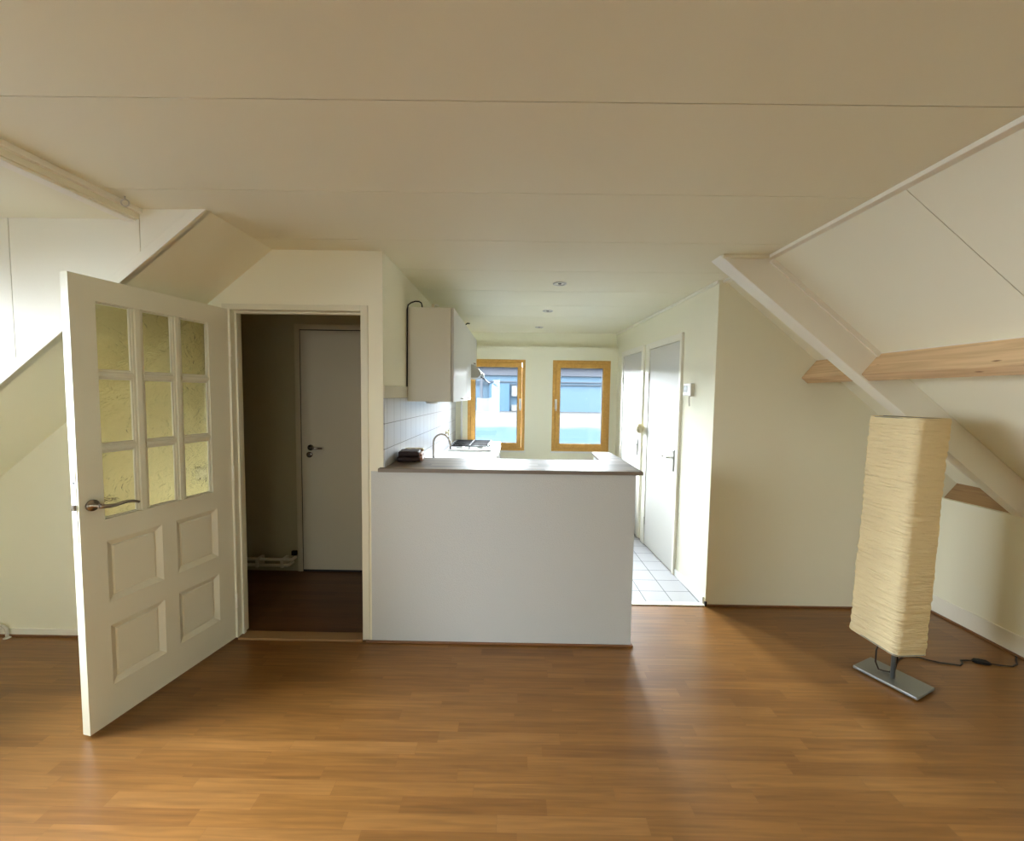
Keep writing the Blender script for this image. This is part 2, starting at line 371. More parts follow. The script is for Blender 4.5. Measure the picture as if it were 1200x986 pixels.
w.box(XL-.1, XL, YB, YF+.02, 0, .80).box(XL-.1, XL, YCH, YF+.02, .80, .875)
w.box(XL-.1, XL, YD0, WD0, .80, 2.34).box(XL-.1, XL, WD1, YCH, .80, 2.34).box(XL-.1, XL, WD0, WD1, 2.16, 2.34)
struct(w, 'wall_left', 'wall', 'left dormer wall with its window outside the picture', 'wall')
# cheeks of the dormer: three panels with open joints
w = B(); xs = [-3.34, -2.367, -1.753, -1.4405]
for a, b in zip(xs[:-1], xs[1:]):
    w.prism([(a+.002, roofL(a+.002)), (b-.002, roofL(b-.002)), (b-.002, ZC), (a+.002, ZC)] if b < -1.45 else [(a+.002, roofL(a+.002)), (b, ZC)] + [(a+.002, ZC)], 'y', YCH, YCH+.012)
w.prism([(-3.34, roofL(-3.34)), (-1.44, ZC), (-3.34, ZC)], 'y', YCH+.0121, YCH+.03)
struct(w, 'wall_dormer_cheek', 'trim', 'bright white panelled triangular cheek of the dormer', 'wall')
struct(B().box(-.36, -.28, YB, -.42, 0, ZC+.01), 'wall_shade_partition', 'wall', 'added unseen partition behind the camera that shades the right side', 'wall')  # added out of view to block window light from the bar's right part
# wall behind the camera
w = B(); g = lambda x: roofL(x) if x < -1.44 else (ZC if x < 1.48 else roofR(x))
wx0, wx1, wz0, wz1 = -1.60, -.48, .85, 2.15
w.box(-3.4, wx0, YB-.1, YB, 0, ZC)
w.prism([(wx1, 0), (3.5, 0), (3.5, roofR(3.5)), (1.48, ZC), (wx1, ZC)], 'y', YB-.1, YB)
w.box(wx0, wx1, YB-.1, YB, 0, wz0).box(wx0, wx1, YB-.1, YB, wz1, ZC)
struct(w, 'wall_gable', 'wall', 'gable wall behind the camera with a window', 'wall')
# kitchen window wall
W1 = (-.62, .136); W2 = (.505, 1.262); WZ = (.812, 2.014)
w = B()
w.box(-.80, W1[0], YK, YK+.12, 0, 2.19).box(W1[1], W2[0], YK, YK+.12, 0, 2.19).box(W2[1], 1.42, YK, YK+.12, 0, 2.19)
for a, b in (W1, W2): w.box(a, b, YK, YK+.12, 0, WZ[0]).box(a, b, YK, YK+.12, WZ[1], 2.19)
w.box(-.80, 1.42, 5.60, 5.68, 2.19, ZC+.01).box(-.80, 1.42, 5.58, 5.64, 2.17, 2.19)
struct(w, 'wall_kitchen_back', 'wall', 'cream wall holding the two kitchen windows', 'wall')
# hall
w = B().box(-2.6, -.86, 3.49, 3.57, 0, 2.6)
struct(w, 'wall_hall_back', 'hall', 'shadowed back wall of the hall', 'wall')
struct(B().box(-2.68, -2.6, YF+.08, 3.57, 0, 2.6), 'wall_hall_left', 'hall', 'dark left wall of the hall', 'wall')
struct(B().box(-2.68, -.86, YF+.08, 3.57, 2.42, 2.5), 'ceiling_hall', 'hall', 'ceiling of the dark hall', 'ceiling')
# recessed look above 2.19 and behind tiles
struct(B().box(-.79, -.782, YF+.004, YK, .90, 1.519), 'trim_3', 'wall_tile', 'glossy white square wall tiles behind the bar and hob', 'wall tiles')
struct(B().box(-.79, -.783, YF+.004, YK, 1.5192, 1.596), 'trim_4', 'border_tile', 'beige half-height border row topping the white wall tiles', 'wall tiles')

# ------------------------------------------------------------------ rails, mouldings, rafter, beams
r = B().box(1.466, 1.517, YB, YE, 2.366, ZC)
struct(r, 'trim_5', 'trim', 'white ceiling moulding where flat ceiling meets the right slope', 'moulding', .003)
r = B().box(-1.768, -1.735, YD0, YCH, 2.362, ZC).box(-1.822, -1.768, YD0, YCH, 2.328, 2.40)
struct(r, 'trim_6', 'trim', 'stepped cream ceiling rail along the dormer edge at left', 'moulding', .003)
# strip under the cheek
d = Vector((-1, -SL)).normalized(); nn = Vector((-SL, 1)).normalized()   # along slope down-left, outward up-left
p0 = Vector((-1.434, 2.387)); p1 = p0+d*2.5
struct(B().prism([p0, p1, p1+nn*.048, (-1.508, 2.388)], 'y', YCH-.006, YCH), 'trim_7', 'trim', 'white trim board edging the dormer cheek above the slope', 'trim board', .003)
# boxed rafter on the right
rb = lambda x: 2.381-.804*(x-1.197)
_q = [(1.193, ZC, 2.608), (3.102, rb(3.102), 2.556), (3.102, roofR(3.102), 2.556), (1.48, ZC, 2.608)]
_b = B().add([(x, YF, z) for x, z, y in _q]+[(x, y, z) for x, z, y in _q], [(0,1,2,3),(7,6,5,4),(0,4,5,1),(1,5,6,2),(2,6,7,3),(3,7,4,0)])
struct(_b, 'trim_8', 'trim', 'white boxed rafter slanting down the right side in front of the end wall', 'rafter', .004)
c = B(); t = Vector((1, -SL)).normalized(); n2 = Vector((-SL, -1)).normalized()
a = Vector((1.50, roofR(1.50))); b = Vector((2.19, roofR(2.19)))
c.prism([a-n2*.006, b-n2*.006, b+n2*.028, a+n2*.028], 'y', YF-.012, YF)
struct(c, 'trim_9', 'trim', 'thin quarter-round bead between the boxed rafter and the slope', 'trim board')
struct(B().box(1.20, 1.47, YF-.024, YF, 2.366, ZC), 'trim_10', 'ceil', 'short moulding on the ceiling above the boxed rafter', 'moulding', .004)
def purlin(ax, az, ln, th, y0, y1, name, mat, label):
    A = Vector((ax, az)); u = Vector((.632, .775)).normalized(); v = Vector((.775, -.632)).normalized()
    o = B().prism([A, A+u*ln, A+u*ln+v*th, A+v*th], 'y', y0, y1)
    return tag(o.build(name, mat, None, .004), label, 'wooden beam', None, 'structure')
purlin(2.060, 1.703, .168, .062, YB, YE, 'roof_beam', 'beam', 'pale knotty pine beam running under the slope above the floor lamp')
purlin(3.143, .842, .16, .10, YB, YE, 'roof_beam.001', 'beam_dark', 'dark wooden beam lying along the top of the low knee wall')
A = Vector((2.060, 1.703))+Vector((.632, .775)).normalized()*.168
struct(B().prism([A+Vector((-.016, -.002)), A+Vector((.004, -.016)), A+Vector((.012, .004))], 'y', YB, YF), 'trim_11', 'trim', 'thin white bead along the top of the upper wooden beam', 'trim board')
# ceiling bead along kitchen right wall
struct(B().prism([kp(0, 0), kp(2.6, 0), kp(2.6, -.014), kp(0, -.014)], 'z', 2.362, ZC), 'trim_12', 'trim', 'small white ceiling bead along the right kitchen wall', 'moulding', .003)

# ------------------------------------------------------------------ baseboards and floor strips
struct(B().box(XL, -1.78, YF-.01, YF, .012, .05), 'baseboard_left', 'trim', 'low white baseboard on the wall left of the open door', 'baseboard', .002)
struct(B().box(XL, -1.78, YF-.018, YF, 0, .012), 'baseboard_left_strip', 'strip', 'thin brown floor strip under the white baseboard at left', 'baseboard', .003)
struct(B().box(-.90, .757, YF-.016, YF-.003, 0, .014).box(.742, .757, YF-.003, 2.6, 0, .014), 'baseboard_bar', 'strip', 'brown strip along the foot of the half wall', 'baseboard', .004)
struct(B().box(1.447, XR, YE-.014, YE, 0, .014), 'baseboard_end', 'strip', 'brown strip along the foot of the end wall behind the lamp', 'baseboard', .003)
struct(B().box(XR-.010, XR, YB, YE, .012, .13), 'baseboard_right', 'trim', 'tall white baseboard of the right knee wall', 'baseboard', .003)
struct(B().box(XR-.022, XR, YB, YE, 0, .012), 'baseboard_right_strip', 'strip', 'dark brown strip at the foot of the right knee wall', 'baseboard', .003)
struct(B().prism([kp(.02, 0), kp(.53, 0), kp(.53, -.012), kp(.02, -.012)], 'z', .0, .06), 'baseboard_kitchen', 'white', 'white baseboard on the kitchen wall before the near door', 'baseboard', .002)
struct(B().box(1.438, 1.452, YE-.012, YE+.004, 0, .035), 'trim_13', 'dark', 'small dark corner piece at the foot of the kitchen wall corner', 'trim board')

# ------------------------------------------------------------------ doorway frame
f = B()
f.box(-.922, -.878, YF-.006, YF+.10, .014, 2.068).box(-1.748, -1.70, YF-.006, YF+.10, .014, 2.068).box(-1.70, -.922, YF-.006, YF+.10, 2.033, 2.068)
fr = tag(f.build('trim_14', 'door', None, .003), 'cream frame around the open doorway', 'door frame', None, 'structure')
B().box(-1.70, -1.688, YF+.035, YF+.06, .014, 2.033).box(-.934, -.922, YF+.035, YF+.06, .014, 2.033).box(-1.688, -.934, YF+.035, YF+.06, 2.018, 2.033).build('door_stop', 'door', fr, .002)
B().box(-.9225, -.9205, YF+.005, YF+.03, .95, 1.12).build('strike_plate', 'steel', fr)

# ------------------------------------------------------------------ the open glazed door
HX = Vector((-1.712, 2.486, 0))
dr = root('door_1', HX, math.atan2(-.98283, -.18453))
tag(dr, 'open cream half-glazed panel door swung into the room at left', 'door', None, 'structure')
T = .04; Z0, Z1, DW = .016, 2.034, .767
cols = [(.130, .288), (.330, .478), (.524, .673)]; rows = [(.963, 1.27), (1.30, 1.60), (1.63, 1.932)]
pans = [(.108, .35, .575, .862), (.425, .67, .575, .862), (.108, .35, .185, .468), (.425, .67, .185, .468)]
lf = B()
lf.box(0, .108, -T, 0, Z0, .963).box(.67, DW, -T, 0, Z0, .963).box(0, .130, -T, 0, .963, Z1).box(.673, DW, -T, 0, .963, Z1)
lf.box(.130, .673, -T, 0, 1.932, Z1)
lf.box(.108, .67, -T, 0, .862, .963).box(.108, .67, -T, 0, .468, .575).box(.108, .67, -T, 0, Z0, .185)
lf.box(.35, .425, -T, 0, .185, .468).box(.35, .425, -T, 0, .575, .862)
leaf = lf.build('leaf', 'door', dr)
gb = B()
def bar(x0, x1, z0, z1):
    vert = (z1-z0) > (x1-x0)
    gb.box(x0, x1, -T+.006, -.010, z0, z1)
    i = .010
    if vert: gb.box(x0+i, x1-i, -.010, -.001, z0, z1); gb.box(x0+i, x1-i, -T, -T+.006, z0, z1)
    else:
        i = .006; gb.box(x0, x1, -.010, -.004, z0+i, z1-i); gb.box(x0, x1, -T, -T+.006, z0+i, z1-i)
for x0, x1 in ((.288, .330), (.478, .524)): bar(x0, x1, .963, 1.932)
for z0, z1 in ((1.27, 1.30), (1.60, 1.63)):
    for x0, x1 in cols: bar(x0, x1, z0, z1)
gb.build('glazing_bars', 'door', dr, .0025)
bd = B()
for x0, x1 in cols:
    for z0, z1 in rows:
        for q in ((x0, x0+.008, z0, z1), (x1-.008, x1, z0, z1), (x0+.008, x1-.008, z0, z0+.008), (x0+.008, x1-.008, z1-.008, z1)):
            bd.box(q[0], q[1], -.022, -.012, q[2], q[3])
bd.build('glazing_bead', 'door', dr, .002)
gl = B()
for x0, x1 in cols:
    for z0, z1 in rows: gl.box(x0+.001, x1-.001, -.027, -.0225, z0+.001, z1-.001)
tag(gl.build('glass_panes', 'door_glass', dr), 'yellowish rolled glass panes')
for x0, x1, z0, z1 in pans:
    p = B(); i = .027
    for sgn, ya, yb in ((1, -.001, -.015), (-1, -T+.001, -T+.015)):
        o = [(x0, ya, z0), (x1, ya, z0), (x1, ya, z1), (x0, ya, z1)]
        q = [(x0+i, yb, z0+i), (x1-i, yb, z0+i), (x1-i, yb, z1-i), (x0+i, yb, z1-i)]
        k = .006; yc = yb+.005*sgn
        s_ = [(x0+i+k, yc, z0+i+k), (x1-i-k, yc, z0+i+k), (x1-i-k, yc, z1-i-k), (x0+i+k, yc, z1-i-k)]
        p.add(o+q+s_, [(0,1,5,4),(1,2,6,5),(2,3,7,6),(3,0,4,7),(4,5,9,8),(5,6,10,9),(6,7,11,10),(7,4,8,11),(8,9,10,11)])
    p.build('recessed_panel', 'door', dr)
h = B(); h.lathe((.72, 0, 1.04), (0, 1, 0), [(.0255, -.001), (.0255, .006), (.023, .010), (.010, .011), (.0095, .045)], 28)
hd = h.build('door_handle', 'nickel', dr)
pts = [(.724, .046, 1.038), (.71, .050, 1.036), (.685, .051, 1.032), (.665, .051, 1.031), (.64, .051, 1.034), (.615, .051, 1.035), (.59, .051, 1.030), (.566, .050, 1.020)]
B().tube(pts, [.0085, .009, .009, .0085, .008, .0075, .007, .0062], 12).build('lever', 'nickel', hd)
h = B(); h.lathe((.72, -T, 1.04), (0, -1, 0), [(.0255, -.001), (.0255, .006), (.023, .010), (.010, .011), (.0095, .045)], 28)
h.tube([(x, -T-y, z) for x, y, z in pts], .008, 12); h.build('door_handle', 'nickel', dr)
lp = B().box(DW-.0004, DW+.0014, -.030, -.010, .885, 1.215).build('lock_plate', 'white', dr)
B().box(DW+.001, DW+.010, -.028, -.013, 1.028, 1.052).build('latch_bolt', 'nickel', lp)
B().box(DW+.001, DW+.0022, -.024, -.016, 1.142, 1.152).build('screw_hole', 'dark', lp)
for z in (.25, 1.05, 1.80):
    B().tube([(-.004, .006, z-.045), (-.004, .006, z+.045)], .007, 10).build('hinge', 'trim', dr)

# ------------------------------------------------------------------ hall door and hall pieces
d2 = root('door_2', (-1.796, 3.49, 0)); tag(d2, 'closed cream flush door standing in the dark hall', 'door', None, 'structure')
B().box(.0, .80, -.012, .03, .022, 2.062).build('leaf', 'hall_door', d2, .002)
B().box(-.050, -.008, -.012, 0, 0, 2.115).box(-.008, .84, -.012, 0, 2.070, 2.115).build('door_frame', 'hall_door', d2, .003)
B().box(-.008, .84, -.004, -.001, .003, 2.07).build('gap', 'dark', d2)
h = B().lathe((.077, -.012, 1.08), (0, -1, 0), [(.025, 0), (.025, .008), (.009, .009), (.009, .04)]).build('door_handle', 'nickel', d2)
B().tube([(.077, -.052, 1.08), (.10, -.056, 1.08), (.19, -.056, 1.078)], [.009, .009, .007]).build('lever', 'nickel', h)
B().lathe((.067, -.012, 1.02), (0, -1, 0), [(.025, 0), (.025, .008), (.012, .010)]).build('keyhole_rose', 'nickel', d2)
t = root('heating_pipes', (-2.2, 3.43, 0)); tag(t, 'pair of pale pipes low along the dark hall wall left of the hall door', 'pipe')
B().tube([(-.38, 0, .125), (.31, 0, .125), (.325, 0, .125), (.33, .012, .125), (.33, .06, .125)], .013, 10).build('upper_pipe', 'pipe', t)
B().tube([(-.38, -.02, .082), (.27, -.02, .082), (.30, -.02, .082), (.305, -.005, .082), (.305, .06, .082)], .013, 10).build('lower_pipe', 'pipe', t)
for x in (-.25, .05, .26): B().box(x-.012, x+.012, -.036, .06, .066, .141).build('pipe_clip', 'pipe', t, .003)
for x in (-.30,): B().box(x-.02, x+.02, -.03, .05, .003, .07).build('pipe_foot', 'black', t, .004)
t = root('door_stop', (-1.87, 3.476, .14))
tag(B().box(-.025, .018, -.012, .014, .006, .045).build('rubber_block', 'black', t, .004), 'black block')
tag(t, 'small black block fixed beside the hall door frame low down', 'door stop')
# heating pipe at far left
pp = B().tube([(-3.28, YF-.03, .082), (-3.18, YF-.03, .083), (-3.145, YF-.03, .078), (-3.125, YF-.03, .062), (-3.12, YF-.03, .04), (-3.12, YF-.03, .004)], .008, 10)
t = root('heating_pipe', (-3.12, YF-.03, 0)); pp.v = [(x+3.12, y-YF+.03, z) for x, y, z in pp.v]
pp.build('bent_pipe', 'pipe', t); B().lathe((0, 0, 0), (0, 0, 1), [(.018, 0), (.018, .004), (.009, .008)], 16).build('floor_collar', 'pipe', t)
tag(t, 'bent grey pipe dropping into the floor at the left baseboard', 'pipe')
# light switch seen through the door glass
t = root('light_switch', (-1.893, YF, 1.045)); tag(t, 'white square light switch with dark rim on the wall behind the glazed door', 'light switch')
B().box(-.045, .045, -.008, 0, -.042, .042).build('rim', 'black', t, .003)
B().box(-.036, .036, -.014, -.008, -.034, .034).build('rocker', 'white', t, .003)
# screw eye under the rail
t = root('screw_eye', (-1.70, 1.84, ZC)); tag(t, 'small metal ring hook screwed into the ceiling beside the stepped rail', 'hook')
B().tube([(0, 0, -.001), (0, 0, -.016)], .003, 8).build('shank', 'steel', t)
B().tube([(.014*math.cos(a), .004*math.cos(a), -.028+.014*math.sin(a)) for a in [2*PI*k/20 for k in range(20)]], .0028, 8, closed=True).build('ring', 'steel', t)

# ------------------------------------------------------------------ bar top
bt = B().prism([(-.812, 2.455), (.782, 2.478), (.782, 3.335), (.632, 3.335), (.612, 2.905), (-.812, 2.905)], 'z', 1.076, 1.099)
bt.v = [(x, y, z) for x, y, z in bt.v]
o = bt.build('bar_top', 'bar', None, .003); tag(o, 'grey-brown wooden breakfast bar top with a short return leg', 'bar top')
B().prism([(-.812, 2.4535), (.7835, 2.4765), (.7835, 3.335), (.782, 3.335), (.782, 2.478), (-.812, 2.455)], 'z', 1.0765, 1.0965).build('edge_band', 'bar_edge', o)

# wallet on the bar
t = root('wallet', (-.695, 2.765, 1.099), .10); tag(t, 'thick dark brown leather wallet stack lying at the left end of the bar', 'wallet')
def slab(x0, x1, y0, y1, z0, z1, amp, seed):
    m = B(); nx, ny = 14, 12
    ring = []
    vs = []; fs = []
    for side in (0, 1):
        for j in range(ny+1):
            for i in range(nx+1):
                u, v = i/nx, j/ny
                x = x0+(x1-x0)*u; y = y0+(y1-y0)*v
                e = min(u, 1-u, v, 1-v); bulge = min(1, e*6)**.5
                zm = (z0+z1)/2; hh = (z1-z0)/2*(.78+.22*bulge)
                n = noise.noise(Vector((x*40+seed, y*40, side*9)))*amp
                n2 = noise.noise(Vector((x*30, y*30+seed, 5)))*.005
                vs.append((x+(n2 if e == 0 else 0), y+(n2 if e == 0 else 0), (zm+hh if side else zm-hh)+n))
    N_ = (nx+1)*(ny+1)
    for j in range(ny):
        for i in range(nx):
            a = j*(nx+1)+i
            fs.append((a, a+nx+1, a+nx+2, a+1)); fs.append((a+N_, a+1+N_, a+nx+2+N_, a+nx+1+N_))
    for i in range(nx): fs.append((i, i+1, i+1+N_, i+N_)); k = ny*(nx+1)+i; fs.append((k+1, k, k+N_, k+1+N_))
    for j in range(ny): a = j*(nx+1); fs.append((a+nx+1, a, a+N_, a+nx+1+N_)); k = a+nx; fs.append((k, k+nx+1, k+nx+1+N_, k+N_))
    return m.add(vs, fs, True)
slab(-.075, .070, -.075, .085, .001, .034, .003, 1).build('lower_fold', 'leather', t)
slab(-.066, .066, -.078, .075, .034, .072, .004, 7).build('upper_fold', 'leather', t)
slab(.060, .084, -.060, .078, .004, .030, .002, 3).build('side_lining', 'copper', t)
slab(.052, .080, -.062, .072, .036, .058, .003, 4).build('inner_lining', 'copper', t)
slab(-.045, .078, .050, .100, .058, .076, .002, 5).build('paper_slip', 'beige', t)

# ------------------------------------------------------------------ kitchen units
XW = -.782
def wall_cabinet(y0, y1, z0, z1, label, handle_y):
    t = root('wall_cabinet', (XW, y0, z0)); D = .315; Ln = y1-y0; H = z1-z0
    tag(t, label, 'kitchen cabinet', 'wall cabinets over the worktop')
    B().box(.0, D, 0, Ln, 0, H).build('body', 'cabinet', t, .0015)
    dd = B().box(D+.003, D+.021, .0015, Ln-.0015, 0, H).build('cabinet_door', 'cab_front', t, .002)
    hb = B()
    yc = handle_y-y0
    hb.tube([(D+.021, yc-.045, .022), (D+.036, yc-.042, .022), (D+.036, yc+.042, .022), (D+.021, yc+.045, .022)], .004, 8)
    hb.build('handle', 'nickel', dd)
    return t
ca = wall_cabinet(3.03, 3.83, 1.492, 2.172, 'near wide white wall cabinet whose grey side faces the room', 3.47)
wall_cabinet(3.832, 4.228, 1.492+.0, 2.172, 'narrow white wall cabinet between the wide one and the hood', 4.0)
wall_cabinet(4.23, 4.83, 1.86, 2.172, 'short white wall cabinet above the range hood', 4.5)
t = root('puck_light', (-.61, 3.07, 1.492)); tag(t, 'flat round light under the near wall cabinet', 'light')
B().lathe((0, 0, 0), (0, 0, -1), [(.045, 0), (.045, .010), (.038, .014)], 24).build('housing', 'steel', t)
B().lathe((0, 0, -.0135), (0, 0, -1), [(.034, 0), (.034, .002)], 24).build('lens', 'white', t)
# cables on the cabinet
o = B().tube([(-.783, 3.018, 1.60), (-.781, 3.018, 1.8), (-.781, 3.018, 2.15), (-.775, 3.02, 2.185), (-.755, 3.035, 2.206), (-.73, 3.05, 2.218), (-.705, 3.06, 2.219), (-.69, 3.065, 2.21), (-.685, 3.068, 2.19), (-.685, 3.07, 2.176)], .005, 8)
tag(o.build('black_cable', 'black'), 'black cable looping over the wall cabinet and down beside it', 'cable')
t = root('cable_connector', (-.60, 3.08, 2.172)); tag(t, 'small brass and white connector standing on the near wall cabinet', 'connector')
B().box(-.016, .004, -.010, .010, 0, .034).build('terminal', 'beige', t, .002); B().tube([(.004, 0, .026), (.022, .004, .030), (.036, .008, .020)], .004, 8).build('wire', 'white', t)
o = B().tube([(-.48, 3.86, 2.176), (-.465, 3.87, 2.19), (-.445, 3.875, 2.205), (-.425, 3.88, 2.203)], .006, 8)
tag(o.build('black_cable.001', 'black'), 'short black cable end poking over the wall cabinets above the door split', 'cable')
# range hood
t = root('range_hood', (XW, 4.30, 1.725)); tag(t, 'grey visor range hood under the short wall cabinet beside the window', 'range hood')
B().prism([(0, 0), (.40, 0), (.43, .03), (.43, .06), (.36, .125), (0, .125)], 'y', 0, .50).build('body', 'hood', t, .002)
B().prism([(.425, .004), (.50, -.055), (.506, -.048), (.432, .014)], 'y', .005, .495).build('visor', 'black', t, .001)
B().tube([(.425, .05, .035), (.447, .05, .035)], .010, 12).build('control_knob', 'chrome', t)
B().box(.04, .38, .03, .47, -.006, 0).build('filter', 'steel', t)
# base cabinets + worktop
def base_cabinet(y0, y1, label):
    t = root('base_cabinet', (XW, y0, 0)); Ln = y1-y0
    tag(t, label, 'kitchen cabinet', 'base cabinets under the worktop')
    B().box(0, .55, 0, Ln, .0, .88).build('body', 'cabinet', t)
    dd = B().box(.553, .571, .0015, Ln-.0015, .10, .87).build('cabinet_door', 'cab_front', t, .002)
    B().tube([(.571, Ln/2-.05, .82), (.588, Ln/2-.046, .82), (.588, Ln/2+.046, .82), (.571, Ln/2+.05, .82)], .004, 8).build('handle', 'nickel', dd)
base_cabinet(2.62, 3.32, 'white base cabinet directly behind the half wall')
base_cabinet(3.325, 4.02, 'white base cabinet below the kitchen tap')
base_cabinet(4.024, 4.62, 'white base cabinet below the front half of the hob')
base_cabinet(4.624, 5.50, 'white base cabinet in the corner below the left window')
wt = B().box(XW, -.178, 2.605, 3.36, .88, .917).box(XW, -.178, 3.80, YK, .88, .917).box(XW, -.66, 3.36, 3.80, .88, .917).box(-.27, -.178, 3.36, 3.80, .88, .917)
tag(wt.build('worktop', 'white', None, .003), 'white kitchen worktop along the tiled left wall', 'worktop')
t = root('kitchen_sink', (-.465, 3.58, .917)); tag(t, 'steel sink set into the white worktop below the tap', 'sink')
s = B(); 
for q in ((-.20, -.17, -.225, .225), (.17, .20, -.225, .225), (-.17, .17, -.225, -.195), (-.17, .17, .195, .225)): s.box(q[0], q[1], q[2], q[3], 0, .005)
s.build('rim', 'steel', t, .002)
B().box(-.172, .172, -.197, .197, -.034, -.03).box(-.175, -.17, -.2, .2, -.034, 0).box(.17, .175, -.2, .2, -.034, 0).box(-.17, .17, -.2, -.195, -.034, 0).box(-.17, .17, .195, .2, -.034, 0).build('basin', 'steel', t)
t = root('kitchen_faucet', (-.715, 3.66, .917)); tag(t, 'chrome swan-neck kitchen tap arching above the bar', 'tap')
B().lathe((0, 0, 0), (0, 0, 1), [(.026, 0), (.024, .05), (.018, .055)], 20).build('base', 'chrome', t)
arc = [(0, 0, .05), (0, 0, .20)] + [(.072-.072*math.cos(a), .0, .20+.075*math.sin(a)) for a in [PI*k/14 for k in range(1, 13)]] + [(.148, .0, .192), (.155, 0, .172)]
B().tube(arc, .0085, 10).build('spout', 'nickel', t)
B().tube([(-.0, .02, .04), (0, .06, .055)], .006, 8).build('lever', 'chrome', t)
# hob
t = root('gas_hob', (-.49, 4.86, .917)); tag(t, 'white gas hob with steel and black pan supports below the left window', 'hob')
B().box(-.24, .24, -.30, .30, 0, .022).build('hob_plate', 'white', t, .006)
for (bx, by) in ((-.12, -.15), (.11, -.15), (-.12, .15), (.11, .15)):
    b_ = B().lathe((bx, by, .022), (0, 0, 1), [(.045, 0), (.045, .010), (.032, .012), (.030, .020)], 20).build('burner', 'steel', t)
    B().lathe((bx, by, .042), (0, 0, 1), [(.028, 0), (.028, .006), (.02, .009)], 20).build('burner_cap', 'black', b_)
for by in (-.15, .15):
    g_ = B()
    for x in (-.215, -.005, .205): g_.box(x-.006, x+.006, by-.13, by+.13, .052, .068)
    for y in (by-.13, by, by+.13): g_.box(-.215, .205, y-.006, y+.006, .052, .066)
    for x in (-.215, -.005, .205):
        for y in (by-.13, by+.13): g_.box(x-.006, x+.006, y-.006, y+.006, .022, .052)
    g_.build('pan_support', 'black', t, .002)
for k in range(4): B().lathe((.225, -.20+.05*k, .022), (0, 0, 1), [(.014, 0), (.012, .018)], 14).build('knob', 'white', t)
# clear tub beside hob
t = root('splash_guard', (-.135, 4.62, .917))
# tea towel hanging on worktop front
tw = B(); vs = []; fs = []; nx, nz = 24, 10
for j in range(nz+1):
    for i in range(nx+1):
        y = 4.25+.85*i/nx; 
        if j < 4: x = -.26+.1*j/3*1.0; z = .9215
        else: x = -.166+.006*math.sin(i*1.9)*(j-3)/7; z = .9185-.34*(j-3)/7
        vs.append((x+.003*math.sin(i*2.3), y, z))
for j in range(nz):
    for i in range(nx): a = j*(nx+1)+i; fs.append((a, a+1, a+nx+2, a+nx+1))
bpy.data.objects.remove(t)
o = tw.add(vs, fs, True).build('tea_towel', 'white'); sm = o.modifiers.new('thick', 'SOLIDIFY'); sm.thickness = .004
tag(o, 'pale folded tea towel hanging over the worktop edge beside the hob', 'tea towel')
t = root('gas_tap', (XW, 4.72, 1.11)); tag(t, 'small beige tap fitting on the white tiles behind the kitchen tap', 'wall tap')
B().lathe((0, 0, 0), (1, 0, 0), [(.022, 0), (.022, .008), (.012, .012), (.012, .04)], 16).build('body', 'beige', t); B().box(.025, .040, -.006, .006, -.035, .035).build('lever', 'beige', t, .003)
o = B().tube([(-.70, YK-.03, .917), (-.70, YK-.03, 2.18)], .014, 12); tag(o.build('riser_pipe', 'white'), 'thin white vertical pipe in the corner left of the left window', 'pipe')

# ------------------------------------------------------------------ kitchen windows
def kit_window(n, X, hx, label):
    t = root(f'window_{n}', ((X[0]+X[1])/2, YK, WZ[0])); tag(t, label, 'window', None, 'structure')
    W = (X[1]-X[0])/2; H = WZ[1]-WZ[0]
    fo = .038; so = .098
    def ring(m, o0, i0, y0, y1):
        m.box(-W+o0, -W+i0, y0, y1, o0, H-o0).box(W-i0, W-o0, y0, y1, o0, H-o0).box(-W+i0, W-i0, y0, y1, o0, i0).box(-W+i0, W-i0, y0, y1, H-i0, H-o0)
        return m
    ring(B(), -.003, fo, -.004, .075).build('window_frame', 'win_wood', t, .003)
    ring(B(), fo+.002, so, -.018, .05).build('sash', 'win_wood', t, .005)
    ring(B(), so, so+.006, .0, .03).build('gasket', 'facade_white', t)
    B().box(-W+so, W-so, .014, .020, so, H-so).build('pane', 'glass', t)
    hb = B().box(hx-.015, hx+.015, -.026, -.018, .555, .69).build('window_handle', 'white', t, .003)
    B().tube([(hx, -.024, .655), (hx, -.05, .655), (hx, -.055, .64), (hx, -.055, .535)], .009, 10).build('lever', 'white', hb)
kit_window(1, W1, .318, 'left wooden-framed kitchen window partly behind the cabinets and hood')
kit_window(2, W2, -.335, 'right wooden-framed kitchen window beside the white doors')
struct(B().box(-.62, .15, YK-.02, YK+.005, .785, .806).box(.49, 1.28, YK-.02, YK+.005, .785, .806), 'trim_15', 'white', 'thin white sills under the two kitchen windows', 'window sill', .003)

# windows out of the frame: dormer at left, gable behind
def white_window(n, w, h, loc, rz, mull, label):
    t = root(f'window_{n}', loc, rz); tag(t, label, 'window', None, 'structure')
    f = B().box(0, .06, 0, .08, 0, h).box(w-.06, w, 0, .08, 0, h).box(.06, w-.06, 0, .08, 0, .06).box(.06, w-.06, 0, .08, h-.06, h)
    for x in mull: f.box(x-.03, x+.03, 0, .08, .06, h-.06)
    f.build('window_frame', 'white', t, .004); B().box(.06, w-.06, .04, .046, .06, h-.06).build('pane', 'glass', t)
white_window(3, WD1-WD0, 1.36, (XL-.01, WD0, .80), PI/2, (.85,), 'wide white dormer window at the left of the room')
white_window(4, wx1-wx0, wz1-wz0, (wx1, YB-.02, wz0), PI, (), 'white gable window behind the camera')

